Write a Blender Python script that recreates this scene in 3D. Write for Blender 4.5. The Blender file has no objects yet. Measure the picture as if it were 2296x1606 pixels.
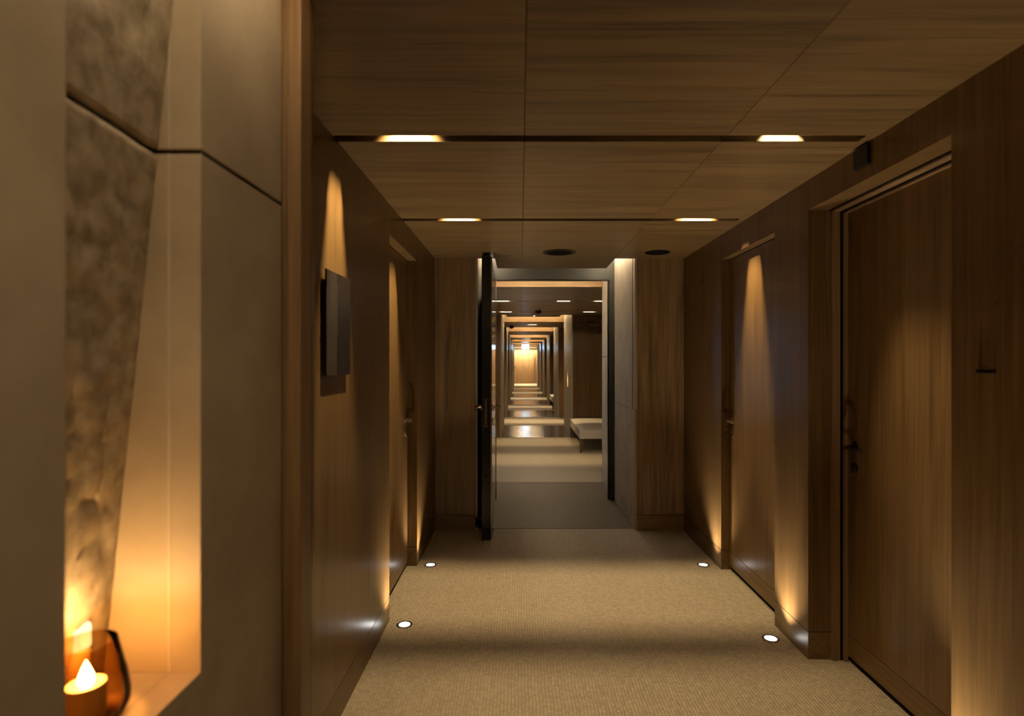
import bpy, math, random
import numpy as np
from mathutils import noise as mnoise, Vector

random.seed(7)
rng = np.random.default_rng(7)
scene = bpy.context.scene
C = scene.collection

# ---------------------------------------------------------------- camera
cam_d = bpy.data.cameras.new('camera')
cam_d.sensor_width = 36.0
cam_d.lens = 36.0 * 1260.0 / 2296.0
cam_d.shift_x = -19.0 / 2296.0
cam_d.shift_y = 8.0 / 2296.0
cam_d.clip_start = 0.05
cam_d.dof.use_dof = True
cam_d.dof.focus_distance = 5.0
cam_d.dof.aperture_fstop = 2.4
cam = bpy.data.objects.new('camera', cam_d)
cam.location = (0, 0, 1.491)
cam.rotation_euler = (math.pi / 2, 0, 0)
C.objects.link(cam)
scene.camera = cam

# ---------------------------------------------------------------- world, view
w = bpy.data.worlds.new('world')
scene.world = w
w.use_nodes = True
w.node_tree.nodes['Background'].inputs[0].default_value = (1.0, 0.8, 0.6, 1)
w.node_tree.nodes['Background'].inputs[1].default_value = 0.0
scene.view_settings.view_transform = 'Standard'
scene.view_settings.look = 'None'
scene.view_settings.exposure = 0.0
scene.view_settings.gamma = 1.0
scene.view_settings.use_curve_mapping = False
try:
    scene.cycles.sample_clamp_indirect = 3.0
    scene.cycles.max_bounces = 6
    scene.cycles.diffuse_bounces = 3
    scene.cycles.glossy_bounces = 2
    scene.cycles.adaptive_threshold = 0.03
    scene.cycles.use_light_tree = False
    scene.cycles.adaptive_min_samples = 10
    scene.cycles.transparent_max_bounces = 8
except Exception:
    pass

WARM = (1.0, 0.71, 0.36)
WARM2 = (1.0, 0.72, 0.42)
P_DOWN = 118.0      # near downlights
P_UP = 55.0          # floor uplights
E_COVE = 55.0        # cove led strips

# ---------------------------------------------------------------- helpers
def tag(o, label=None, cat=None, group=None, kind=None):
    if label: o['label'] = label
    if cat: o['category'] = cat
    if group: o['group'] = group
    if kind: o['kind'] = kind
    return o

def empty(name, loc=(0, 0, 0)):
    o = bpy.data.objects.new(name, None)
    o.location = loc
    o.empty_display_size = 0.1
    C.objects.link(o)
    return o

class MB:
    def __init__(self):
        self.v = []; self.f = []
    def box(self, x0, x1, y0, y1, z0, z1):
        b = len(self.v)
        self.v += [(x0,y0,z0),(x1,y0,z0),(x1,y1,z0),(x0,y1,z0),(x0,y0,z1),(x1,y0,z1),(x1,y1,z1),(x0,y1,z1)]
        self.f += [tuple(b+i for i in q) for q in ((0,3,2,1),(4,5,6,7),(0,1,5,4),(1,2,6,5),(2,3,7,6),(3,0,4,7))]
        return self
    def hexa(self, pts):
        b = len(self.v); self.v += pts
        self.f += [tuple(b+i for i in q) for q in ((0,3,2,1),(4,5,6,7),(0,1,5,4),(1,2,6,5),(2,3,7,6),(3,0,4,7))]
        return self
    def lathe(self, prof, c, seg=32, axis='Z', cap=True):
        b = len(self.v); n = len(prof)
        for i in range(seg):
            a = 2*math.pi*i/seg; ca, sa = math.cos(a), math.sin(a)
            for r, h in prof:
                if axis == 'Z': p = (c[0]+r*ca, c[1]+r*sa, c[2]+h)
                elif axis == 'X': p = (c[0]+h, c[1]+r*ca, c[2]+r*sa)
                else: p = (c[0]+r*sa, c[1]+h, c[2]+r*ca)
                self.v.append(p)
        for i in range(seg):
            j = (i+1) % seg
            for k in range(n-1):
                self.f.append((b+i*n+k, b+j*n+k, b+j*n+k+1, b+i*n+k+1))
        if cap:
            if prof[0][0] > 1e-6: self.f.append(tuple(b+i*n for i in reversed(range(seg))))
            if prof[-1][0] > 1e-6: self.f.append(tuple(b+i*n+n-1 for i in range(seg)))
        return self
    def tube(self, pts, r, seg=10):
        pts = [Vector(p) for p in pts]; b = len(self.v)
        ref = None
        for i, p in enumerate(pts):
            t = (pts[min(i+1, len(pts)-1)] - pts[max(i-1, 0)]).normalized()
            if ref is None:
                ref = Vector((0,0,1)) if abs(t.z) < .9 else Vector((1,0,0))
            u = t.cross(ref).normalized(); v = t.cross(u).normalized(); ref = u.cross(t)
            for k in range(seg):
                a = 2*math.pi*k/seg
                self.v.append(tuple(p + u*(r*math.cos(a)) + v*(r*math.sin(a))))
        for i in range(len(pts)-1):
            for k in range(seg):
                k2 = (k+1) % seg
                self.f.append((b+i*seg+k, b+i*seg+k2, b+(i+1)*seg+k2, b+(i+1)*seg+k))
        self.f.append(tuple(b+k for k in reversed(range(seg))))
        self.f.append(tuple(b+(len(pts)-1)*seg+k for k in range(seg)))
        return self
    def build(self, name, mat, parent=None, smooth=False, bevel=0.0):
        me = bpy.data.meshes.new(name)
        me.from_pydata(self.v, [], self.f)
        me.update()
        if smooth:
            me.polygons.foreach_set('use_smooth', [True]*len(me.polygons))
        me.materials.append(mat)
        o = bpy.data.objects.new(name, me)
        C.objects.link(o)
        if parent is not None:
            o.parent = parent
            o.matrix_parent_inverse = parent.matrix_basis.inverted()
        if bevel > 0:
            m = o.modifiers.new('bevel', 'BEVEL'); m.width = bevel; m.segments = 2; m.limit_method = 'ANGLE'
        if smooth:
            try:
                me.set_sharp_from_angle(angle=math.radians(40))
            except Exception:
                pass
        return o

def BOX(name, mat, parent, *b, bevel=0.0):
    return MB().box(*b).build(name, mat, parent, bevel=bevel)

# ---------------------------------------------------------------- materials
def new_mat(name):
    m = bpy.data.materials.new(name); m.use_nodes = True
    nt = m.node_tree
    return m, nt, nt.nodes['Principled BSDF']

def plain(name, col, rough=0.5, metal=0.0, spec=0.5, var=0.06, vscale=8.0):
    m, nt, p = new_mat(name)
    n = nt.nodes; l = nt.links
    geo = n.new('ShaderNodeNewGeometry')
    no = n.new('ShaderNodeTexNoise'); no.inputs['Scale'].default_value = vscale; no.inputs['Detail'].default_value = 4
    l.new(geo.outputs['Position'], no.inputs['Vector'])
    r = n.new('ShaderNodeValToRGB')
    r.color_ramp.elements[0].position = .3; r.color_ramp.elements[1].position = .7
    r.color_ramp.elements[0].color = tuple(c*(1-var) for c in col)+(1,)
    r.color_ramp.elements[1].color = tuple(min(1, c*(1+var)) for c in col)+(1,)
    l.new(no.outputs['Fac'], r.inputs['Fac'])
    l.new(r.outputs['Color'], p.inputs['Base Color'])
    p.inputs['Roughness'].default_value = rough
    p.inputs['Metallic'].default_value = metal
    p.inputs['Specular IOR Level'].default_value = spec
    return m

def wood(name, axis, dark, light, rough=0.36, bump=0.12, across=9.0, spec=0.5):
    m, nt, p = new_mat(name)
    n = nt.nodes; l = nt.links
    geo = n.new('ShaderNodeNewGeometry'); oi = n.new('ShaderNodeObjectInfo')
    mul = n.new('ShaderNodeMath'); mul.operation = 'MULTIPLY'; mul.inputs[1].default_value = 23.0
    l.new(oi.outputs['Random'], mul.inputs[0])
    add = n.new('ShaderNodeVectorMath'); add.operation = 'ADD'
    l.new(geo.outputs['Position'], add.inputs[0]); l.new(mul.outputs[0], add.inputs[1])
    def stretched(a, g, scale, detail, dist):
        mp = n.new('ShaderNodeMapping')
        s = [a, a, a]; s['XYZ'.index(axis)] = g
        mp.inputs['Scale'].default_value = s
        l.new(add.outputs[0], mp.inputs['Vector'])
        t = n.new('ShaderNodeTexNoise')
        t.inputs['Scale'].default_value = scale; t.inputs['Detail'].default_value = detail
        t.inputs['Roughness'].default_value = .6; t.inputs['Distortion'].default_value = dist
        l.new(mp.outputs[0], t.inputs['Vector'])
        return t
    a = stretched(across, 0.55, 1.0, 5, 0.9)
    b = stretched(across*13, 2.2, 1.0, 3, 0.2)
    c = stretched(across*3.2, 1.1, 1.0, 4, 1.4)
    r = n.new('ShaderNodeValToRGB')
    r.color_ramp.elements[0].position = .30; r.color_ramp.elements[1].position = .72
    r.color_ramp.elements[0].color = dark+(1,); r.color_ramp.elements[1].color = light+(1,)
    mid = r.color_ramp.elements.new(.52)
    mid.color = tuple(.35*d+.65*h for d, h in zip(dark, light))+(1,)
    mix1 = n.new('ShaderNodeMix'); mix1.data_type = 'FLOAT'; mix1.inputs[0].default_value = .45
    l.new(a.outputs['Fac'], mix1.inputs[2]); l.new(c.outputs['Fac'], mix1.inputs[3])
    l.new(mix1.outputs[0], r.inputs['Fac'])
    rf = n.new('ShaderNodeValToRGB')
    rf.color_ramp.elements[0].position = .35; rf.color_ramp.elements[1].position = .6
    rf.color_ramp.elements[0].color = (.72,.70,.68,1); rf.color_ramp.elements[1].color = (1,1,1,1)
    l.new(b.outputs['Fac'], rf.inputs['Fac'])
    mx = n.new('ShaderNodeMix'); mx.data_type = 'RGBA'; mx.blend_type = 'MULTIPLY'; mx.inputs[0].default_value = .8
    l.new(r.outputs['Color'], mx.inputs[6]); l.new(rf.outputs['Color'], mx.inputs[7])
    l.new(mx.outputs[2], p.inputs['Base Color'])
    bp = n.new('ShaderNodeBump'); bp.inputs['Strength'].default_value = bump; bp.inputs['Distance'].default_value = .002
    l.new(b.outputs['Fac'], bp.inputs['Height']); l.new(bp.outputs[0], p.inputs['Normal'])
    p.inputs['Roughness'].default_value = rough
    p.inputs['Specular IOR Level'].default_value = spec
    return m

def stone(name, dark, light, rough=.55, scale=4.0, bump=.05, speck=0.0):
    m, nt, p = new_mat(name)
    n = nt.nodes; l = nt.links
    geo = n.new('ShaderNodeNewGeometry')
    a = n.new('ShaderNodeTexNoise'); a.inputs['Scale'].default_value = scale; a.inputs['Detail'].default_value = 8
    a.inputs['Roughness'].default_value = .62
    l.new(geo.outputs['Position'], a.inputs['Vector'])
    r = n.new('ShaderNodeValToRGB')
    r.color_ramp.elements[0].position = .32; r.color_ramp.elements[1].position = .68
    r.color_ramp.elements[0].color = dark+(1,); r.color_ramp.elements[1].color = light+(1,)
    l.new(a.outputs['Fac'], r.inputs['Fac'])
    out = r.outputs['Color']
    f = n.new('ShaderNodeTexNoise'); f.inputs['Scale'].default_value = 260.0; f.inputs['Detail'].default_value = 3
    l.new(geo.outputs['Position'], f.inputs['Vector'])
    if speck > 0:
        mx = n.new('ShaderNodeMix'); mx.data_type = 'RGBA'; mx.blend_type = 'OVERLAY'; mx.inputs[0].default_value = speck
        l.new(out, mx.inputs[6]); l.new(f.outputs['Color'], mx.inputs[7]); out = mx.outputs[2]
    l.new(out, p.inputs['Base Color'])
    bp = n.new('ShaderNodeBump'); bp.inputs['Strength'].default_value = bump; bp.inputs['Distance'].default_value = .003
    l.new(f.outputs['Fac'], bp.inputs['Height']); l.new(bp.outputs[0], p.inputs['Normal'])
    p.inputs['Roughness'].default_value = rough
    return m

def emit(name, col, strength):
    m = bpy.data.materials.new(name); m.use_nodes = True
    nt = m.node_tree; nt.nodes.clear()
    e = nt.nodes.new('ShaderNodeEmission'); o = nt.nodes.new('ShaderNodeOutputMaterial')
    e.inputs[0].default_value = col+(1,); e.inputs[1].default_value = strength
    nt.links.new(e.outputs[0], o.inputs[0])
    if name in ('downlight_glow', 'exit_sign_green', 'exit_sign_glow', 'uplight_lens_glow'):
        m.cycles.emission_sampling = 'NONE'      # too faint to matter as a source, keeps noise down
    return m

def mosaic_far(name, base, rough):
    """small square mosaic drawn by world position, for floor too far off to pick tiles apart"""
    m, nt, p = new_mat(name); n = nt.nodes; l = nt.links
    geo = n.new('ShaderNodeNewGeometry')
    sc = n.new('ShaderNodeVectorMath'); sc.operation = 'SCALE'; sc.inputs['Scale'].default_value = 1/.0156
    l.new(geo.outputs['Position'], sc.inputs[0])
    fl = n.new('ShaderNodeVectorMath'); fl.operation = 'FLOOR'; l.new(sc.outputs[0], fl.inputs[0])
    wn = n.new('ShaderNodeTexWhiteNoise'); wn.noise_dimensions = '2D'; l.new(fl.outputs[0], wn.inputs['Vector'])
    r = n.new('ShaderNodeValToRGB')
    r.color_ramp.elements[0].color = tuple(c*.86 for c in base)+(1,); r.color_ramp.elements[1].color = tuple(min(1,c*1.12) for c in base)+(1,)
    l.new(wn.outputs['Value'], r.inputs['Fac'])
    fr = n.new('ShaderNodeVectorMath'); fr.operation = 'FRACTION'; l.new(sc.outputs[0], fr.inputs[0])
    sx = n.new('ShaderNodeSeparateXYZ'); l.new(fr.outputs[0], sx.inputs[0])
    mn = n.new('ShaderNodeMath'); mn.operation = 'MINIMUM'; l.new(sx.outputs[0], mn.inputs[0]); l.new(sx.outputs[1], mn.inputs[1])
    gt = n.new('ShaderNodeMath'); gt.operation = 'GREATER_THAN'; gt.inputs[1].default_value = .11; l.new(mn.outputs[0], gt.inputs[0])
    mx = n.new('ShaderNodeMix'); mx.data_type = 'RGBA'; l.new(gt.outputs[0], mx.inputs[0])
    mx.inputs[6].default_value = tuple(c*.6 for c in base)+(1,); l.new(r.outputs['Color'], mx.inputs[7])
    l.new(mx.outputs[2], p.inputs['Base Color'])
    p.inputs['Roughness'].default_value = rough
    return m

def tile_mat(name, base):
    m, nt, p = new_mat(name); n = nt.nodes; l = nt.links
    at = n.new('ShaderNodeAttribute'); at.attribute_name = 'tone'
    r = n.new('ShaderNodeValToRGB')
    r.color_ramp.elements[0].color = tuple(c*.86 for c in base)+(1,); r.color_ramp.elements[1].color = tuple(min(1,c*1.12) for c in base)+(1,)
    l.new(at.outputs['Fac'], r.inputs['Fac']); l.new(r.outputs['Color'], p.inputs['Base Color'])
    p.inputs['Roughness'].default_value = .55
    return m

DK, LT = (.120,.070,.026), (.255,.158,.066)
M_wall = wood('oak_wall', 'Z', DK, LT, rough=.28, bump=.16)
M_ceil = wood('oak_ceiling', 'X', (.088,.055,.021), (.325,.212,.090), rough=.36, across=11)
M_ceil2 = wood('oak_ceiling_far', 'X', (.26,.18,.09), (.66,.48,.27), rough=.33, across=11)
M_trimw = wood('oak_trim', 'Z', (.17,.10,.045), (.40,.26,.13), rough=.4)
M_fascia = wood('oak_fascia', 'X', (.22,.13,.06), (.40,.27,.14), rough=.42)
M_endw = wood('oak_end_panel', 'Z', (.11,.070,.032), (.50,.33,.165), rough=.4, across=6)
M_skirt = wood('oak_skirting', 'Y', DK, LT, rough=.34)
M_dark = plain('shadow_gap_black', (.010,.009,.007), .9, spec=.08)
M_black = plain('black_metal', (.012,.012,.014), .28)
M_olive = plain('dark_olive_metal', (.026,.025,.019), .45)
M_steel = plain('brushed_steel', (.55,.52,.48), .28, metal=1.0, var=.03)
M_brass = plain('polished_nickel', (.70,.63,.52), .16, metal=1.0, var=.03)
M_stone = stone('beige_limestone', (.44,.365,.26), (.58,.49,.36), rough=.55, scale=5)
M_stoneg = stone('grey_limestone', (.50,.47,.41), (.64,.61,.55), rough=.34, scale=5)
M_rough = stone('split_face_stone', (.26,.21,.14), (.56,.48,.35), rough=.75, scale=26, bump=.3)
M_floor = mosaic_far('beige_mosaic', (.515,.45,.345), .55)
M_tile = tile_mat('beige_mosaic_tile', (.515,.45,.345))
M_grout = plain('floor_grout', (.36,.30,.22), .8)
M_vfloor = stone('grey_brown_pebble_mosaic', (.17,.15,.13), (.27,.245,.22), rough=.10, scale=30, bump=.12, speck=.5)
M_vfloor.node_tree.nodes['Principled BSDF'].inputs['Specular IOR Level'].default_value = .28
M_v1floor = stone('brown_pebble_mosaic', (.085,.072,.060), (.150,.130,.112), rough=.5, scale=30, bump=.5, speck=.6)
M_plaster = plain('cove_plaster', (.62,.55,.44), .8)
M_cream = plain('cream_leather', (.70,.66,.58), .45, var=.03)
M_wax = plain('ivory_wax', (.55,.42,.24), .5, var=.03)
M_wax.node_tree.nodes['Principled BSDF'].inputs['Subsurface Weight'].default_value = .4
M_wax.node_tree.nodes['Principled BSDF'].inputs['Subsurface Radius'].default_value = (.03,.015,.006)
M_flame = emit('flame_glow', (1.0,.66,.28), 45.0)
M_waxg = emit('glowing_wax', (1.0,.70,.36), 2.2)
M_led = emit('led_strip_glow', (1.0,.70,.38), E_COVE*2.2)
M_led0 = emit('led_strip_dim', (1.0,.73,.43), E_COVE*.48)
M_ledw = emit('led_strip_white', (1.0,.82,.58), E_COVE*2.0)
M_ledend = emit('led_panel_end', (1.0,.78,.5), 210.0)
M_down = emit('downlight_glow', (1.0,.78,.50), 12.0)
M_lens = emit('uplight_lens_glow', (1.0,.98,.94), 12.0)
M_sign = emit('exit_sign_glow', (.36,.70,1.0), 22.0)
M_signg = emit('exit_sign_green', (.45,.85,.72), 3.0)
M_fill = emit('fill_pane_glow', (.55,.74,1.0), .9)

def glass_mat():
    m = bpy.data.materials.new('smoked_amber_glass'); m.use_nodes = True
    nt = m.node_tree; n = nt.nodes; n.clear(); l = nt.links
    tr = n.new('ShaderNodeBsdfTransparent'); gl = n.new('ShaderNodeBsdfGlossy'); mx = n.new('ShaderNodeMixShader')
    lw = n.new('ShaderNodeLayerWeight'); lw.inputs[0].default_value = .45
    r = n.new('ShaderNodeValToRGB')
    r.color_ramp.elements[0].color = (.90,.78,.58,1); r.color_ramp.elements[1].color = (.66,.46,.22,1)
    r.color_ramp.elements[0].position = .05; r.color_ramp.elements[1].position = .85
    l.new(lw.outputs['Facing'], r.inputs[0]); l.new(r.outputs[0], tr.inputs[0])
    gl.inputs['Roughness'].default_value = .05; gl.inputs[0].default_value = (.9,.85,.8,1)
    fr = n.new('ShaderNodeFresnel'); fr.inputs[0].default_value = 1.15
    l.new(fr.outputs[0], mx.inputs[0]); l.new(tr.outputs[0], mx.inputs[1]); l.new(gl.outputs[0], mx.inputs[2])
    o = n.new('ShaderNodeOutputMaterial'); l.new(mx.outputs[0], o.inputs[0])
    return m
M_glass = glass_mat()

def spot(name, loc, direction, power, angle, blend, size, col, parent):
    d = bpy.data.lights.new(name, 'SPOT'); d.energy = power; d.spot_size = math.radians(angle); d.spot_blend = blend
    d.shadow_soft_size = size; d.color = col
    o = bpy.data.objects.new(name, d); o.location = loc
    o.rotation_euler = Vector(direction).to_track_quat('-Z', 'Y').to_euler()
    C.objects.link(o)
    if parent is not None:
        o.parent = parent; o.matrix_parent_inverse = parent.matrix_basis.inverted()
    return o

def point(name, loc, power, size, col, parent):
    d = bpy.data.lights.new(name, 'POINT'); d.energy = power; d.shadow_soft_size = size; d.color = col
    o = bpy.data.objects.new(name, d); o.location = loc; C.objects.link(o)
    if parent is not None:
        o.parent = parent; o.matrix_parent_inverse = parent.matrix_basis.inverted()
    return o

# ---------------------------------------------------------------- key dimensions (metres; y runs down the corridor)
XL, XR, H = -0.755, 1.440, 2.40        # corridor side walls and ceiling
YP, YE = 1.362, 4.957                  # wooden pier, end of the near corridor
VL, VR = -0.378, 1.010                 # stone vestibule side walls
HV = 2.66                              # raised cove ceiling
SK = 0.135                             # skirting height
SLOTS = [(2.259, 2.323), (3.572, 3.632)]

# ================================================================ FLOOR
fl = BOX('floor', M_grout, None, -1.3, 2.1, -1.3, 5.023, -.06, -.004)
tag(fl, 'beige square mosaic floor of the near corridor', 'floor', kind='structure')
def mosaic():
    pt = .0156; hs = .0069
    xs = np.arange(-.575, 1.66, pt); xs = np.arange(-.86, 1.66, pt); ys = np.arange(1.40, 5.018, pt)
    gx, gy = np.meshgrid(xs, ys)
    cx = gx.ravel(); cy = gy.ravel()
    cx = cx + .0016*np.sin(cy*9.0) + .0010*np.sin(cy*31+cx*5) + rng.normal(0, .0003, cx.shape)
    cy = cy + .0022*np.sin(cx*7.0+1.0) + .0012*np.sin(cx*29+cy*3) + rng.normal(0, .0003, cx.shape)
    keep = (cy < 5.015)
    for ux, uy in UPL:
        keep &= (cx-ux)**2 + (cy-uy)**2 > .043**2
    cx = cx[keep]; cy = cy[keep]; n = len(cx)
    h = -rng.random(n)*.0006
    s = hs*(1+rng.normal(0, .03, n))
    bx = np.array([-1,1,1,-1]); by = np.array([-1,-1,1,1])
    top = np.stack([cx[:,None]+bx*s[:,None]*.90, cy[:,None]+by*s[:,None]*.90, np.repeat(h[:,None],4,1)], 2)
    bot = np.stack([cx[:,None]+bx*s[:,None], cy[:,None]+by*s[:,None], np.repeat((h-.0042)[:,None],4,1)], 2)
    V = np.concatenate([top, bot], 1).reshape(-1, 3)
    q = np.array([[0,1,2,3],[4,5,1,0],[5,6,2,1],[6,7,3,2],[7,4,0,3]])
    F = (np.arange(n)[:,None,None]*8 + q[None]).reshape(-1)
    me = bpy.data.meshes.new('mosaic_tiles')
    me.vertices.add(len(V)); me.vertices.foreach_set('co', V.ravel().astype(np.float32))
    me.loops.add(len(F)); me.loops.foreach_set('vertex_index', F.astype(np.int32))
    nf = len(F)//4
    me.polygons.add(nf); me.polygons.foreach_set('loop_start', np.arange(nf, dtype=np.int32)*4)
    me.update(calc_edges=True)
    at = me.attributes.new('tone', 'FLOAT', 'POINT')
    at.data.foreach_set('value', np.repeat(rng.random(n), 8).astype(np.float32))
    me.materials.append(M_tile)
    o = bpy.data.objects.new('mosaic_tile', me); C.objects.link(o); o.parent = fl
    o['kind'] = 'stuff'; o['label'] = 'small square beige mosaic tiles'
UPL = [(-.657, 3.184), (-.660, 4.120), (1.347, 3.025), (1.340, 4.120), (1.345, 1.860)]
mosaic()

# ================================================================ NEAR CORRIDOR WALLS
def xbox(mb, side, xw, depth, y0, y1, z0, z1):
    """box whose room face is x=xw and which runs `depth` outwards on that side (-1 left, +1 right)"""
    a, b = xw, xw + side*depth
    mb.box(min(a,b), max(a,b), y0, y1, z0, z1)

def wall_run(side, xw, depth, segs, mb, skirt, gaps):
    for y0, y1 in segs:
        xbox(mb, side, xw, depth, y0, y1, SK+.004, HV)
        xbox(skirt, side, xw, depth, y0, y1, -.004, SK)
        e = .007
        a, b = xw + side*e, xw + side*(depth)
        gaps.box(min(a,b), max(a,b), y0+e, y1-e, SK-.002, SK+.006)

# left wall
mb, sk, gp = MB(), MB(), MB()
LD = (3.236, 4.100)
wall_run(-1, XL, .245, [(YP, LD[0]), (LD[1], YE)], mb, sk, gp)
mb.box(-1.0, XL, LD[0], LD[1], 2.225, HV)
mb.box(-1.0, -.875, LD[0], LD[1], -.004, 2.225)
wl = mb.build('wall_left', M_wall)
tag(wl, 'oak veneer wall on the left side of the corridor', 'wall', kind='structure')
bl = sk.build('baseboard_left', M_skirt); tag(bl, 'flush oak skirting along the left corridor wall', 'baseboard', kind='structure')
gp.build('shadow_gap', M_dark, bl)

# right wall
mb, sk, gp = MB(), MB(), MB()
RD1, RD2 = (1.878, 2.813), (3.183, 4.032)
wall_run(1, XR, .56, [(-1.3, RD1[0]), (RD1[1], RD2[0]), (RD2[1], YE)], mb, sk, gp)
mb.box(XR, 2.0, RD1[0], RD1[1], 2.250, HV)
mb.box(XR, 2.0, RD2[0], RD2[1], 2.222, HV)
mb.box(1.72, 2.0, RD1[0], RD1[1], -.004, 2.250)
mb.box(1.56, 2.0, RD2[0], RD2[1], -.004, 2.222)
wr = mb.build('wall_right', M_wall)
tag(wr, 'dark oak veneer wall on the right side of the corridor', 'wall', kind='structure')
br = sk.build('baseboard_right', M_skirt); tag(br, 'flush oak skirting along the right corridor wall', 'baseboard', kind='structure')
gp.build('shadow_gap', M_dark, br)
wb = BOX('wall_back', M_wall, None, -1.3, 2.1, -1.4, -1.3, -.06, HV)
tag(wb, 'oak wall closing the corridor behind the viewer', 'wall', kind='structure')

# ---- recessed doors
def lever(parent, x, side, y, z, dy, mat):
    """lever handle on a face at x pointing away from `side`; lever runs dy along y"""
    s = -side
    h = empty('handle', (x, y, z)); h.parent = parent; h.matrix_parent_inverse = parent.matrix_basis.inverted()
    p = [(0.0,0),(.026,0),(.026,.006*s),(.021,.009*s),(0,.009*s)]
    MB().lathe(p, (x, y, z), 20, 'X').build('rose', mat, h, smooth=True)
    pts = [(x, y, z), (x+s*.042, y, z), (x+s*.050, y+dy*.08, z), (x+s*.054, y+dy*.2, z), (x+s*.054, y+dy, z), (x+s*.040, y+dy*1.08, z)]
    MB().tube(pts, .0085, 12).build('lever', mat, h, smooth=True)
    p2 = [(0,0),(.024,0),(.024,.006*s),(.019,.010*s),(0,.012*s)]
    MB().lathe(p2, (x, y, z-.10), 20, 'X').build('lock_rose', mat, h, smooth=True)
    return h

def door_leaf(name, side, xf, thick, y0, y1, z1, label, hy, dy, mat_h):
    m1 = MB(); xbox(m1, side, xf, thick, y0+.004, y1-.004, SK+.004, z1-.006)
    d = m1.build(name, M_wall)
    tag(d, label, 'door', kind='structure')
    m2 = MB(); xbox(m2, side, xf, thick, y0+.004, y1-.004, .030, SK)
    m2.build('bottom_rail', M_skirt, d)
    m3 = MB(); xbox(m3, side, xf+side*.007, thick-.01, y0+.01, y1-.01, SK-.002, SK+.006)
    m3.build('shadow_gap', M_dark, d)
    m4 = MB(); xbox(m4, side, xf+side*.012, thick-.02, y0+.01, y1-.01, -.003, .031)
    m4.build('threshold_gap', M_dark, d)
    lever(d, xf, side, hy, 1.075, dy, mat_h)
    return d

door_leaf('door_1', -1, -.823, .045, LD[0], LD[1], 2.225, 'flush oak door recessed in the left wall, lever handle at far edge', 4.045, -.115, M_brass)
door_leaf('door_2', 1, 1.498, .045, RD2[0], RD2[1], 2.222, 'flush oak door in the right wall with a light cone, farther of the two', 3.975, -.115, M_brass)
d3 = door_leaf('door_3', 1, 1.628, .045, RD1[0], 2.795, 2.235, 'wide dark flush oak door deep in the right wall nearest the viewer', 2.735, -.115, M_black)
fr = MB()
fr.box(1.553, 1.592, 2.798, 2.813, -.004, 2.250)
fr.box(1.553, 1.592, RD1[0], 2.813, 2.238, 2.250)
fr.build('frame_stop', M_trimw, d3)
lp = MB(); lp.box(1.609, 1.629, 2.792, 2.806, .004, 2.232); lp.box(1.609, 1.629, RD1[0], 2.806, 2.228, 2.236)
lp.build('edge_lipping', M_trimw, d3)
gpb = MB(); gpb.box(1.592, 1.720, 2.806, 2.8135, .002, 2.249); gpb.box(1.545, 1.553, RD1[0], 2.813, 2.246, 2.2505); gpb.box(1.592,1.609,RD1[0],2.813,2.240,2.2503)
gpb.build('shadow_gap', M_dark, d3)

# ================================================================ STONE WALL WITH CANDLE NICHE (left foreground)
XS = -.574
NY0, NY1 = .710, 1.009          # niche opening
SZ = .933                       # sill
JZ0, JZ1 = 1.8645, 1.8730       # joint
ns = MB().box(-1.3, -.905, -1.3, YP, -.06, HV).build('wall_left', M_dark)
tag(ns, 'beige limestone wall with a tall candle niche at the left edge', 'wall', kind='structure')
def panel(*b, mat=M_stone, nm='stone_panel', bevel=.0015): return BOX(nm, mat, ns, *b, bevel=bevel)
panel(-.6295, XS, NY1, YP-.012, 0, JZ0);  panel(-.6295, XS, NY1, YP-.012, JZ1, HV)
panel(-.905, -.6315, NY1+.0006, YP-.012, 0, JZ0); panel(-.905, -.6315, NY1+.0006, YP-.012, JZ1, HV)
M_pale = plain('pale_joint', (.62,.55,.44), .7)
for _a, _b in ((0, JZ0), (JZ1, HV)):
    BOX('joint_filler', M_pale, ns, -.633, -.628, NY1-.0008, YP-.02, _a, _b)
BOX('joint_shadow', M_dark, ns, -.90, XS-.012, NY1+.012, YP-.02, JZ0-.002, JZ1+.002)
panel(-.905, XS, -1.3, NY0, 0, HV)
panel(-.905, XS, NY0+.0015, NY1-.0015, 0, SZ-.030)
panel(-.905, -.6305, NY0, NY1-.0004, SZ-.0295, SZ, nm='sill', bevel=.001)
panel(-.6295, XS, NY0, NY1-.0004, SZ-.0295, SZ, nm='sill', bevel=.001)
panel(-.905, XS, NY0, NY1, 2.50, HV)
def rough_slab(z0, z1, seed):
    ny, nz = 46, int((z1-z0)/.011)
    V, F = [], []
    for k in range(nz+1):
        z = z0+(z1-z0)*k/nz
        for j in range(ny+1):
            y = NY0 + (NY1-NY0)*j/ny
            xb = -.779 + .1038*(z-SZ) - .087*(y-NY1)
            n1 = mnoise.fractal(Vector((y*5+seed, z*5, 3.1)), .9, 2.0, 5)
            n2 = mnoise.fractal(Vector((y*24, z*24+seed, 7.7)), .8, 2.1, 4)
            amp = .0045 + .0035*max(0, 1-abs(z-1.35)/.5)
            edge = min(1, min(k, nz-k)/9.0, .15+(ny-j)/8.0)
            V.append((xb + (n1*amp*.7 + n2*amp*.9)*edge, y, z))
    for k in range(nz):
        for j in range(ny):
            a = k*(ny+1)+j
            F.append((a, a+ny+1, a+ny+2, a+1))
    m = MB(); m.v = V; m.f = F
    o = m.build('split_face_slab', M_rough, ns, smooth=True)
    s = o.modifiers.new('solid', 'SOLIDIFY'); s.thickness = .03; s.offset = -1
    return o
s1 = rough_slab(SZ, JZ0-.002, 0.0); s2 = rough_slab(JZ1+.002, 2.5, 4.0)
bxp = lambda y, z: -.779 + .1038*(z-SZ) - .087*(y-NY1) - .010
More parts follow.
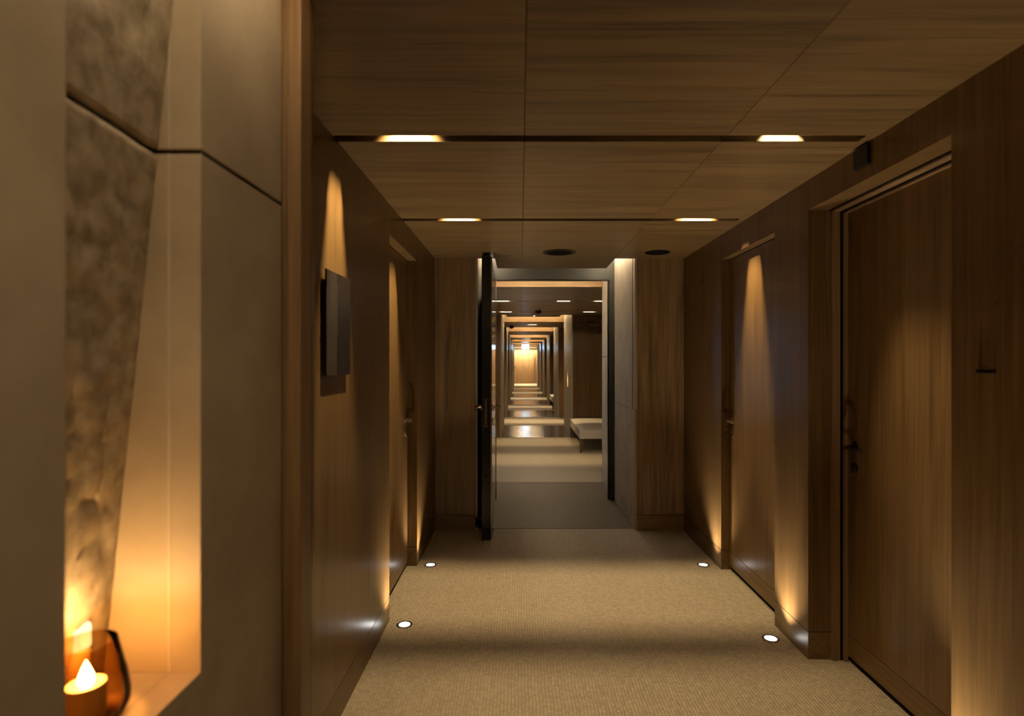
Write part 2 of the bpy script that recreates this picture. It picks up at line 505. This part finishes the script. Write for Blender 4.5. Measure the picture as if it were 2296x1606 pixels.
jz = MB().hexa([(-.90,NY0,JZ0-.02),(bxp(NY0,JZ0-.02),NY0,JZ0-.02),(bxp(NY1,JZ0-.02),NY1,JZ0-.02),(-.90,NY1,JZ0-.02),(-.90,NY0,JZ1+.02),(bxp(NY0,JZ1+.02),NY0,JZ1+.02),(bxp(NY1,JZ1+.02),NY1,JZ1+.02),(-.90,NY1,JZ1+.02)])
jz.build('joint_shadow', M_dark, ns)

# wooden pier closing the stone wall
pr = MB().box(-.905, -.5605, YP-.002, YP+.05, -.004, HV).build('trim_1', M_trimw)
tag(pr, 'narrow oak pier edge beside the limestone wall', 'pier', kind='structure')
BOX('nosing', M_trimw, pr, -.559, -.5285, YP-.010, YP+.055, -.004, HV, bevel=.002)
BOX('back_face', M_wall, pr, -.905, -.5285, YP+.055, YP+.075, -.004, HV)

# ================================================================ CEILING
cl = BOX('ceiling', M_dark, None, -1.3, 2.1, YP, YE, 2.585, HV+.05)
tag(cl, 'oak panelled ceiling with dark light slots over the near corridor', 'ceiling', kind='structure')
rows = [(YP+.004, SLOTS[0][0]), (SLOTS[0][1], SLOTS[1][0]), (SLOTS[1][1], YE+.002)]
cols = [(-.80, .0145), (.0165, .829), (.831, 1.46)]
for y0, y1 in rows:
    for x0, x1 in cols:
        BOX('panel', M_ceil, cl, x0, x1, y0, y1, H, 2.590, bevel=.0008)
for (a, b) in SLOTS:   # slot stops short of the right wall
    BOX('slot_end', M_ceil, cl, 1.395, 1.46, a, b, H+.001, 2.590)
# raised ceiling over the stone zone around the camera, with its lowered oak panel
c0 = BOX('ceiling', M_plaster, None, -1.3, 2.1, -1.3, YP, HV, HV+.05)
tag(c0, 'raised plaster cove above the lowered oak ceiling panel nearest the viewer', 'ceiling', kind='structure')
BOX('panel', M_ceil, c0, -.40, XR+.02, -1.3, YP+.003, H, H+.04)
BOX('led_strip', M_led0, c0, -.445, -.415, -.6, 1.25, H+.03, H+.038)

# downlights
SLOT_HALF = .0298
def downlight(x, y, zc, power, label, grp, angle=94, vis=True):
    t = empty('downlight', (x, y, zc+.12))
    tag(t, label, 'light', grp)
    m = MB().lathe([(.029,.008),(.029,.050),(.0,.050)], (x, y, zc+.12), 20, 'Z', cap=False)
    m.build('housing', M_black, t, smooth=True)
    MB().lathe([(.0,0),(.024,0),(.024,.006),(0,.006)], (x, y, zc+.152), 20).build('lamp', M_down, t)
    def arch(yy, hw, hh):       # thin half-ellipse plate shaped as the lit scallop on the slot wall
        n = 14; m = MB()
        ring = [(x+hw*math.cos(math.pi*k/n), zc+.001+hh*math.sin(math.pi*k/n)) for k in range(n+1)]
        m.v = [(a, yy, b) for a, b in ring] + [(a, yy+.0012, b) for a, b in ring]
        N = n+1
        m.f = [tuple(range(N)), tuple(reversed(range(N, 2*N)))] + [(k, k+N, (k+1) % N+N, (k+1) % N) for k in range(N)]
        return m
    arch(y+SLOT_HALF-.0016, .098, .034).build('lens' if not vis else 'lit_patch', M_plaster if vis else M_down, t)  # in far bays this plate glows in place of lamplight on the slot wall
    arch(y-SLOT_HALF+.0004, .098, .034).build('lit_patch', M_plaster, t)  # pale plates put the bright lit patch into the slot wall's colour
    if power > 0: spot('beam', (x, y, zc+.147), (0, 0, -1), power, angle, .45, .012, WARM, t)
    return t
G1 = 'downlights in the ceiling slots of the near corridor'
ys1 = sum(SLOTS[0])/2; ys2 = sum(SLOTS[1])/2
downlight(-.455, ys1, H, P_DOWN, 'recessed downlight in the nearer ceiling slot, on the left above the dark wall panel', G1)
downlight(1.073, ys1, H, P_DOWN*.43, 'recessed downlight in the nearer ceiling slot, on the right by the small black box', G1, angle=70)
downlight(-.392, ys2, H, P_DOWN, 'recessed downlight in the farther ceiling slot, on the left', G1)
downlight(1.135, ys2, H, P_DOWN*.9, 'recessed downlight in the farther ceiling slot, on the right above the lit door', G1)

b0 = BOX('fill_downlight', M_black, None, .20, .30, -.383, -.283, H-.05, H-.0005); tag(b0, 'added black fill downlight on the ceiling, unseen behind the viewer', 'light')  # unseen fill lamp, added to lift the lower stone wall
BOX('lens', M_down, b0, .22, .28, -.363, -.303, H-.052, H-.0505)
spot('beam', (.25, -.333, H-.06), (0, 0, -1), 23, 160, .4, .03, WARM2, b0)

# ceiling speaker and round opening
M_spk = plain('speaker_rim', (.05,.038,.022), .6, spec=.2)
sp = MB().lathe([(.137,0),(.137,-.004),(.115,-.006),(.104,-.003),(.104,0)], (.323, 4.675, H), 40).build('ceiling_speaker', M_spk, None, smooth=True)
tag(sp, 'large round black ceiling speaker in front of the open doorway', 'speaker')
MB().lathe([(0,-.0015),(.104,-.0015),(.104,0)], (.323, 4.675, H), 40, cap=False).build('grille', M_dark, sp)
sp2 = MB().lathe([(0,-.002),(.094,-.002),(.100,-.004),(.104,0)], (1.139, 4.675, H), 40, cap=False).build('ceiling_speaker', M_dark, None)
tag(sp2, 'smaller plain black round ceiling fitting near the right wall', 'speaker')

# small black box and slit on the right wall
bx = BOX('motion_sensor', M_black, None, XR-.014, XR, 2.311, 2.410, 2.309, 2.391, bevel=.002)
tag(bx, 'small black box high on the right wall under the ceiling', 'sensor')
BOX('label_strip', plain('grey_print', (.055,.045,.04), .6), bx, XR-.0148, XR-.0135, 2.335, 2.395, 2.345, 2.354)
slit = BOX('card_slot', M_black, None, XR-.006, XR, 1.702, 1.770, 1.455, 1.467, bevel=.001)
tag(slit, 'thin dark slot plate on the right wall beside the nearest door', 'slot')
BOX('slot_opening', M_dark, slit, XR-.0068, XR-.0058, 1.708, 1.764, 1.459, 1.463)

# wall panel on the left
wp = empty('wall_panel', (XL, 2.28, 1.437)); tag(wp, 'dark two-tone metal panel mounted on the left wall under the light cone', 'panel')
M_pg = plain('grey_brown_metal', (.060,.052,.048), .30, metal=.35); M_pd = plain('dark_bronze_metal', (.020,.016,.018), .22, metal=.35)
BOX('mount', M_black, wp, XL, XL+.014, 2.20, 2.37, 1.50, 1.78)
BOX('light_strip', M_pg, wp, XL+.014, XL+.0205, 2.129, 2.2525, 1.437, 1.844, bevel=.0008)
BOX('dark_plate', M_pd, wp, XL+.014, XL+.0205, 2.2535, 2.424, 1.437, 1.844, bevel=.0008)
BOX('divider', M_steel, wp, XL+.015, XL+.0212, 2.2524, 2.2536, 1.60, 1.80)

# floor uplights
M_rim = plain('dark_steel_rim', (.22,.19,.16), .32, metal=1.0)
GU = 'round floor uplights along the walls'
labs = ['round steel floor uplight on the left, nearer one beside the wall reflection',
        'round steel floor uplight on the left, farther one near the open black door',
        'round steel floor uplight on the right, nearer one at the lit pier',
        'round steel floor uplight on the right, farther one beside the recessed door',
        'round steel floor uplight out of view beside the nearest right door']
for (x, y), lb in zip(UPL, labs):
    t = empty('floor_uplight', (x, y, 0)); tag(t, lb, 'light', GU)
    MB().lathe([(.0445,-.006),(.0445,.0015),(.041,.0032),(.033,.0030),(.0315,.0005),(.0315,-.006)], (x, y, 0), 36, cap=False).build('rim', M_rim, t, smooth=True)
    MB().lathe([(0,.0006),(.0305,.0006)], (x, y, 0), 24, cap=False).build('lens', M_lens, t)
    s = -1 if x < 0 else 1
    spot('beam', (x, y, .004), (s*.10, 0, 1), P_UP*.90, 94, 1.0, .02, (1.0,.79,.55), t)

# ================================================================ CANDLES IN THE NICHE
def flame(parent, x, y, z, s, power, nm='flame'):
    prof = [(.0,0),(.0062,.002),(.0088,.007),(.0078,.014),(.0045,.023),(.0015,.030),(0,.033)]
    MB().lathe([(r*s, h*s) for r, h in prof], (x, y, z), 16).build(nm, M_flame, parent, smooth=True)
    if power > 0: point('flame_light', (x, y, z+.050*s), power, .010*s, (1.0,.55,.19), parent)
cx, cy = -.671, .868
cd = MB().lathe([(0,0),(.0255,0),(.0265,.004),(.0265,.0555),(.0258,.0575),(.0236,.0565),(.020,.0530),(0,.0520)], (cx, cy, SZ+.0035), 32).build('candle', M_wax, None, smooth=True)
tag(cd, 'lit ivory pillar candle inside the smoked glass in the stone niche', 'candle')
flame(cd, cx, cy, SZ+.0555, 1.25, 2.1)
prof = [(.0,.0),(.034,.0),(.050,.008),(.0575,.024),(.058,.040),(.053,.070),(.046,.100),(.0405,.1245),(.0395,.1255),(.0385,.1245),(.044,.100),(.051,.070),(.056,.040),(.0555,.024),(.048,.010),(.033,.0032),(0,.003)]
gl = MB().lathe(prof, (cx, cy, SZ), 48).build('hurricane_glass', M_glass, None, smooth=True)
tag(gl, 'smoked amber hurricane glass around the candle in the stone niche', 'glass')
c2 = MB().lathe([(0,0),(.0205,0),(.021,.003),(.021,.117),(.020,.1195),(.017,.118),(.0,.116)], (-.737, .930, SZ), 28).build('candle', M_wax, None, smooth=True)
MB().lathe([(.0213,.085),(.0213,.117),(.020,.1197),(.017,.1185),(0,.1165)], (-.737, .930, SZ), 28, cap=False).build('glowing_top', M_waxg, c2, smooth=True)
tag(c2, 'taller ivory pillar candle standing behind the smoked glass', 'candle')

# ================================================================ BEYOND: VESTIBULES AND ROOMS
H2 = 2.412
def vestibule(i, y0, y1, near=False, dropped=True):
    zc = H if near else H2
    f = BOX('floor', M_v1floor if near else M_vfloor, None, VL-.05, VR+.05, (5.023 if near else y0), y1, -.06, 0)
    tag(f, FL_LAB[i], 'floor', kind='structure')
    # left block
    for side, xs, nm in ((-1, VL, 'wall_left'), (1, VR, 'wall_right')):
        mbk = MB(); sb = MB()
        a, b = xs+side*.022, xs+side*.95
        x0, x1 = min(a,b), max(a,b)
        mbk.box(x0, x1, y0, y1, SK+.004, HV); sb.box(x0, x1, y0, y1, -.004, SK)
        wk = mbk.build(nm, M_endw)
        tag(wk, WL_LAB[i] if side < 0 else WR_LAB[i], 'wall', kind='structure')
        sb.build('skirting', M_fascia, wk)
        BOX('shadow_gap', M_dark, wk, x0+.006, x1-.006, y0+.006, y1-.006, SK-.002, SK+.006)
        # stone cladding slabs
        p0, p1 = min(xs, xs+side*.021), max(xs, xs+side*.021)
        if near:
            ya = y0+.004
            rowsz = [(0,.145),(.149,1.058),(1.062,HV)]
            for z0, z1 in rowsz[:2]:
                BOX('stone_panel', M_stone, wk, p0, p1, ya, 6.04, z0, z1, bevel=.001)
            BOX('stone_panel', M_stone, wk, p0, p1, ya+.115, 6.04, 1.062, HV, bevel=.001)
            BOX('stone_panel', M_stone, wk, p0, p1, ya, ya+.085, 1.062, HV, bevel=.001)
            BOX('groove', M_trimw, wk, p0+(.012 if side > 0 else 0), p1-(0 if side > 0 else .012), ya+.085, ya+.115, 1.062, HV)
            for z0, z1 in [(0,.145),(.149,1.546),(1.552,HV)]:
                BOX('stone_panel', M_stoneg, wk, p0, p1, 6.13, y1-.012, z0, z1, bevel=.001)
            BOX('joint_shadow', M_dark, wk, p0+(.012 if side > 0 else .002), p1-(.002 if side > 0 else .012), ya+.01, y1-.02, .10, 1.6)
            BOX('edge_strip', M_trimw, wk, p0, p1, y1-.011, y1, 0, HV)
        elif i in NICHE and side == 1:
            n0, n1, zb, zt = NICHE[i]
            BOX('stone_panel', M_stoneg, wk, p0, p1, y0, n0, 0, HV); BOX('stone_panel', M_stoneg, wk, p0, p1, n1, y1, 0, HV)
            BOX('stone_panel', M_stoneg, wk, p0, p1, n0, n1, 0, zb); BOX('stone_panel', M_stoneg, wk, p0, p1, n0, n1, zt, HV)
        else:
            BOX('stone_panel', M_stoneg, wk, p0, p1, y0, y1, 0, HV)
        if i in NICHE and side == 1:    # recess the block itself
            n0, n1, zb, zt = NICHE[i]
            m2 = MB()
            d0, d1 = VR+.022, VR+.17
            m2.box(d1, x1, y0, y1, SK+.004, HV)
            m2.box(d0, d1, y0, n0, SK+.004, HV); m2.box(d0, d1, n1, y1, SK+.004, HV)
            m2.box(d0, d1, n0, n1, SK+.004, zb); m2.box(d0, d1, n0, n1, zt, HV)
            me = bpy.data.meshes.new(nm); me.from_pydata(m2.v, [], m2.f); me.update(); me.materials.append(M_wall)
            wk.data = me
            BOX('niche_lining', M_stone, wk, d1-.003, d1, n0, n1, zb, zt)
            BOX('niche_lining', M_stone, wk, d0-.02, d1, n1-.004, n1, zb, zt)
    c = BOX('ceiling', M_plaster, None, VL-.05, VR+.05, y0, y1, HV, HV+.05)
    tag(c, CL_LAB[i], 'ceiling', kind='structure')
    BOX('fascia', M_fascia, c, VL, VR, y1-.03, y1, zc if not near else H2, HV)
    if not near:
        BOX('rear_fascia', M_fascia, c, VL, VR, y0, y0+.025, zc, HV)
        BOX('led_strip', M_led, c, VL+.02, VR-.02, y1-.37, y1-.35, HV-.012, HV)
    else:
        BOX('rear_fascia', M_dark, c, VL, VR, y0-.002, y0+.002, 2.50, HV)
    if dropped:
        BOX('panel', M_ceil, c, (-.225 if near else -.28), (.836 if near else .80), y0+.002, y0+.52, zc, zc+.03)
        if near:
            BOX('led_strip', M_ledw, c, VR-.09, VR-.07, y0+.02, 6.02, HV-.010, HV)
            BOX('led_strip', M_ledw, c, VL+.07, VL+.09, y0+.02, 6.02, HV-.010, HV)
            BOX('led_strip', M_led, c, VL+.03, VR-.03, 6.115, 6.125, 2.47, 2.50)
    return c

def room(i, y0, y1, slots, lamps, wide=()):
    xa, xb = -.72, 1.78
    f = BOX('floor', M_floor, None, xa-.1, xb+.1, y0, y1, -.06, 0); tag(f, RFL[i], 'floor', kind='structure')
    a = BOX('wall_left', M_wall, None, xa-.06, xa, y0, y1, 0, H2+.2); tag(a, RWL[i], 'wall', kind='structure')
    b = BOX('wall_right', M_wall, None, xb, xb+.06, y0, y1, 0, H2+.2); tag(b, RWR[i], 'wall', kind='structure')
    c = BOX('ceiling', M_dark, None, xa-.06, xb+.06, y0, y1, H2+.18, H2+.25); tag(c, RCL[i], 'ceiling', kind='structure')
    ed = [y0] + [q for s in slots for q in (s-.03, s+.03)] + [q for s in wide for q in (s-.2, s+.2)] + [y1]
    for k in range(0, len(ed), 2):
        for x0, x1 in ((xa, .0145), (.0165, .829), (.831, xb)):
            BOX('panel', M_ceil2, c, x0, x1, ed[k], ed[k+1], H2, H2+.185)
    for (x, k, p, lab) in lamps:
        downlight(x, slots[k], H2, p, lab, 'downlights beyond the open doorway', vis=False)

FL_LAB = ['dark grey-brown pebble floor inside the open doorway', 'polished brown floor band reflecting the exit sign, behind the bench',
          'second polished floor band far down the corridor', 'third polished floor band far down the corridor', 'fourth polished floor band far down the corridor',
          'fifth polished floor band far down the corridor', 'last polished floor band before the end door']
ORD = ['first', 'second', 'third', 'fourth', 'fifth', 'sixth', 'seventh']
WL_LAB = ['oak faced end wall left of the open black door'] + ['left stone pier of the %s portal down the corridor' % ORD[k] for k in range(1, 7)]
WR_LAB = ['oak faced end wall right of the open doorway'] + ['right stone pier of the %s portal down the corridor' % ORD[k] for k in range(1, 7)]
CL_LAB = ['raised cove ceiling in the doorway vestibule'] + ['lit cove ceiling of the %s portal down the corridor' % ORD[k] for k in range(1, 7)]
RFL = ['beige floor of the bay with the cream bench'] + ['beige floor of the %s bay beyond the doorway' % ORD[k] for k in range(1, 7)]
RWL = ['left wall of the bay opposite the cream bench'] + ['left wall of the %s bay beyond the doorway' % ORD[k] for k in range(1, 7)]
RWR = ['right wall of the bay behind the cream bench'] + ['right wall of the %s bay beyond the doorway' % ORD[k] for k in range(1, 7)]
RCL = ['oak ceiling of the bay with the cream bench'] + ['oak ceiling of the %s bay beyond the doorway' % ORD[k] for k in range(1, 7)]
NICHE = {1: (11.95, 12.13, .955, 1.27), 3: (20.2, 20.4, .955, 1.27)}

VY = [(YE, 6.96), (11.06, 13.07), (15.06, 17.15), (19.45, 21.6), (23.75, 25.9), (27.9, 30.0), (32.1, 34.2)]
for i, (a, b) in enumerate(VY):
    vestibule(i, a, b, near=(i == 0), dropped=(i < 2))
RL = ['recessed downlight on the left in the first slot beyond the doorway', 'tiny downlight in the first slot beyond the doorway, right of centre',
      'recessed downlight at the right door frame in the first slot beyond the doorway', 'recessed downlight on the left in the second slot beyond the doorway',
      'recessed downlight above the cream bench in the second slot']
room(0, 6.96, 11.06, [8.571, 10.43], [(-.28, 0, 75, RL[0]), (.66, 0, 0, RL[1]), (1.24, 0, 65, RL[2]), (-.27, 1, 75, RL[3]), (1.275, 1, 65, RL[4])])
for k in range(1, 6):
    y0, y1 = VY[k][1], VY[k+1][0]
    ym = (y0+y1)/2
    room(k, y0, y1, [ym], [(.30, 0, 260, 'downlight in the %s bay beyond the doorway' % ORD[k])])
room(6, 34.2, 38.0, [35.4], [(.3, 0, 500, 'downlight in the last bay before the end door')], wide=(37.6,))

# ---- end wall and end door
le = BOX('ceiling_light', M_plaster, None, -.45, .95, 37.45, 37.75, H2+.15, H2+.175); tag(le, 'bright linear ceiling light recessed just before the end door', 'light')
BOX('diffuser', M_ledend, le, -.43, .93, 37.47, 37.73, H2+.146, H2+.1495)
ew = BOX('wall_end', M_trimw, None, -.8, 1.9, 38.0, 38.1, 0, HV); tag(ew, 'bright oak end wall at the far end of the corridor', 'wall', kind='structure')
ed_ = BOX('door_5', M_trimw, None, -.42, .88, 37.955, 37.995, .03, 2.06); tag(ed_, 'bright oak door at the far end of the corridor', 'door', kind='structure')
fr5 = MB(); fr5.box(-.47, -.43, 37.95, 38.0, 0, 2.11); fr5.box(.89, .93, 37.95, 38.0, 0, 2.11); fr5.box(-.47, .93, 37.95, 38.0, 2.07, 2.11)
fr5.build('frame', M_fascia, ed_)
BOX('handle', M_black, ed_, -.385, -.36, 37.93, 37.955, 1.0, 1.22); BOX('panel_line', M_dark, ed_, -.30, .76, 37.953, 37.956, 1.995, 2.0)

# ---- door frame and open black door
df = BOX('trim_2', M_olive, None, VL, VR, 6.045, 6.112, 2.376, HV); tag(df, 'dark olive metal frame around the open doorway', 'door frame', kind='structure')
fm = MB(); fm.box(.958, VR, 6.045, 6.125, 0, 2.372); fm.box(VL, -.335, 6.045, 6.125, 0, 2.372)
fm.build('post', M_olive, df, bevel=.002)
rb = MB(); rb.box(.945, .958, 6.075, 6.125, 0, 2.372); rb.box(VL, VR, 6.05, 6.12, 2.366, 2.376)
rb.build('rebate', M_black, df)

dl = empty('door_4', (-.237, 4.673, 0)); tag(dl, 'open black metal door seen edge-on left of the doorway', 'door', kind='structure')
def leaf(w0, w1, u0, u1, z0, z1):
    P = lambda w_, u: (-.237-w_-.0198*u, 4.673+u)
    a = [P(w1,u0), P(w0,u0), P(w0,u1), P(w1,u1)]
    return MB().hexa([(*q, z0) for q in a] + [(*q, z1) for q in a])
leaf(.012, .086, 0, 1.355, .012, 2.366).build('leaf', M_black, dl, bevel=.002)
M_bglass = plain('black_glass', (.010,.010,.013), .06)
leaf(0, .011, .012, 1.345, .03, 2.35).build('glass_face', M_bglass, dl)
MB().tube([(-.2435, 4.671, .012), (-.2435, 4.671, 2.36)], .0048, 10).build('edge_bead', M_steel, dl, smooth=True)
MB().tube([(-.2640, 6.030, .012), (-.2640, 6.030, 2.36)], .0060, 10).build('edge_bead', M_steel, dl, smooth=True)
pl = leaf(.042, .060, -.002, .001, .950, 1.185); 
pl.hexa(leaf(.030, .072, -.002, .001, 1.172, 1.186).v); pl.hexa(leaf(.030, .072, -.002, .001, .946, .960).v)
M_bronze = plain('bronze_plate', (.22,.15,.09), .35, metal=.8)
pl.build('lock_plate', M_bronze, dl)
MB().lathe([(0,-.004),(.004,-.004),(.004,0)], (-.288, 4.671, 1.037), 10, 'Y').build('screw', M_steel, dl)
def pull(sgn, w0, nm):
    x0 = -.237-w0
    h = empty(nm, (x0, 4.75, 1.1)); h.parent = dl; h.matrix_parent_inverse = dl.matrix_basis.inverted()
    p = [(0,0),(.026,0),(.026,.007*sgn),(0,.010*sgn)]
    MB().lathe(p, (x0, 4.745, 1.10), 20, 'X').build('rose', M_brass, h, smooth=True)
    MB().lathe(p, (x0, 4.745, .985), 20, 'X').build('lock_rose', M_brass, h, smooth=True)
    MB().tube([(x0, 4.745, 1.105), (x0+sgn*.045, 4.745, 1.105), (x0+sgn*.058, 4.755, 1.105), (x0+sgn*.062, 4.775, 1.105), (x0+sgn*.062, 4.865, 1.105), (x0+sgn*.052, 4.885, 1.105), (x0+sgn*.02, 4.888, 1.105)], .0085, 12).build('lever', M_brass, h, smooth=True)
pull(1, 0, 'handle'); pull(-1, .087, 'handle')
cb = leaf(.02, .08, .0, .35, 2.366, 2.385).build('closer_rail', M_black, dl)
ds = BOX('door_stop', M_black, None, -.395, -.340, YE-.035, YE-.0005, .045, .125, bevel=.003); tag(ds, 'small black door stop at the skirting left of the open door', 'door stop')
BOX('rubber_pad', M_dark, ds, -.380, -.350, YE-.042, YE-.035, .065, .105)

# ---- unseen glowing pane behind the open door, added as cool fill light
w1 = BOX('fill_pane_1', M_fill, None, -.718, -.714, 7.25, 8.35, .75, 2.15); tag(w1, 'added frosted glowing pane in the bay, unseen behind the black door', 'fill_pane', kind='structure')
wf = MB(); wf.box(-.72,-.70,7.20,7.25,.70,2.20); wf.box(-.72,-.70,8.35,8.40,.70,2.20); wf.box(-.72,-.70,7.20,8.40,.70,.75); wf.box(-.72,-.70,7.20,8.40,2.15,2.20)
wf.build('fill_pane_frame', M_black, w1)

# ---- benches
def bench(x0, x1, y0, y1, label):
    t = empty('bench', ((x0+x1)/2, (y0+y1)/2, 0)); tag(t, label, 'bench', 'cream benches in the bays')
    nx, ny = 10, 24
    V, F = [], []
    zt, zb = .372, .226
    for j in range(ny+1):
        for i in range(nx+1):
            u, v = i/nx, j/ny
            e = min(u, 1-u, )*(x1-x0); g = min(v, 1-v)*(y1-y0)
            cr = .030*(1-math.exp(-min(e, g)/.10))
            V.append((x0+(x1-x0)*u, y0+(y1-y0)*v, zt+cr))
    n0 = len(V)
    for j in range(ny):
        for i in range(nx):
            a = j*(nx+1)+i; F.append((a, a+1, a+nx+2, a+nx+1))
    ring = [i for i in range(nx+1)] + [(j+1)*(nx+1)-1 for j in range(1, ny+1)] + [ny*(nx+1)+i for i in range(nx-1, -1, -1)] + [j*(nx+1) for j in range(ny-1, 0, -1)]
    for k in ring: V.append((V[k][0], V[k][1], zb))
    L = len(ring)
    for k in range(L):
        F.append((n0+k, n0+(k+1) % L, ring[(k+1) % L], ring[k]))
    F.append(tuple(n0+k for k in reversed(range(L))))
    m = MB(); m.v = V; m.f = F
    m.build('cushion', M_cream, t, smooth=True, bevel=.006)
    for (lx, sx) in ((x0+.005, 1), (x1-.005, -1)):
        for (ly, sy) in ((y0+.005, 1), (y1-.005, -1)):
            T = .055; B = .032
            q = lambda s, d, p: (p, p+s*d)
            xa, xb = sorted((lx, lx+sx*T)); ya, yb = sorted((ly, ly+sy*T))
            xc, xd = sorted((lx, lx+sx*B)); yc, yd = sorted((ly, ly+sy*B))
            MB().hexa([(xc,yc,0),(xd,yc,0),(xd,yd,0),(xc,yd,0),(xa,ya,zb),(xb,ya,zb),(xb,yb,zb),(xa,yb,zb)]).build('leg', M_legs, t)
M_legs = plain('dark_bronze_leg', (.16,.12,.08), .35, metal=.6)
bench(.968, 1.62, 9.187, 11.03, 'long cream upholstered bench in the bay right of the doorway')
bench(.985, 1.62, 17.5, 19.40, 'second cream bench far down the corridor, partly hidden by a pier')

# ---- exit sign
ex = BOX('exit_sign', M_steel, None, .10, .44, 30.985, 31.015, 2.398, H2+.002); tag(ex, 'glowing white exit sign hanging far down the corridor', 'sign')
BOX('light_box', M_sign, ex, .07, .465, 30.98, 31.02, 2.185, 2.385)
BOX('green_band', M_signg, ex, .075, .46, 30.972, 30.979, 2.375, 2.398)
MB().lathe([(0,-.05),(.03,-.045),(.035,-.02),(.03,0),(0,0)], (.22, 31.0, 2.185), 14).build('indicator_lamp', M_sign, ex, smooth=True)

# ---- ceiling fittings beyond
sd = MB().lathe([(.055,0),(.055,-.02),(.045,-.05),(.02,-.062),(0,-.064)], (.32, 10.15, H2), 24).build('smoke_detector', plain('dark_red_plastic', (.07,.02,.016), .4), None, smooth=True)
tag(sd, 'dark red dome detector on the ceiling beyond the doorway', 'detector'); BOX('base_ring', M_black, sd, .275, .365, 10.105, 10.195, H2-.006, H2-.0005)
for (x, y, lab) in ((.316, 10.77, 'round black ceiling speaker in the bay with the bench'), (.30, 14.45, 'round black ceiling speaker in the second bay'), (.29, 18.2, 'round black ceiling speaker in the third bay')):
    s = MB().lathe([(0,-.003),(.085,-.003),(.095,-.005),(.10,0)], (x, y, H2), 28, cap=False).build('ceiling_speaker', M_black, None); tag(s, lab, 'speaker', 'ceiling speakers beyond the doorway')
dm = MB().lathe([(.06,0),(.06,-.02),(.052,-.05),(.03,-.075),(0,-.082)], (-.225, 14.4, H2), 24).build('dome_camera', M_black, None, smooth=True); tag(dm, 'black dome camera on the ceiling left of centre down the corridor', 'camera')
tl = empty('spotlight', (.278, 11.3, H2)); tag(tl, 'tiny bright spotlight in the lowered panel of the second portal', 'light')
MB().lathe([(0,-.002),(.022,-.002)], (.278, 11.3, H2), 16, cap=False).build('lens', M_down, tl); MB().lathe([(.022,-.003),(.03,-.003),(.03,0)], (.278, 11.3, H2), 16, cap=False).build('rim', M_steel, tl)

# ---- niche candles far down the corridor
for (i, lab) in ((1, 'glowing niche candle in the right stone pier behind the bench'), (3, 'glowing niche candle far down the corridor on the right')):
    n0, n1, zb, zt = NICHE[i]
    x, y = VR+.065, (n0+n1)/2-.01
    c = MB().lathe([(0,0),(.028,0),(.028,.06),(.024,.058),(0,.055)], (x, y, zb), 16).build('candle', M_wax, None, smooth=True)
    tag(c, lab, 'candle'); flame(c, x, y, zb+.058, 1.6, 2.2 if i == 1 else 0)
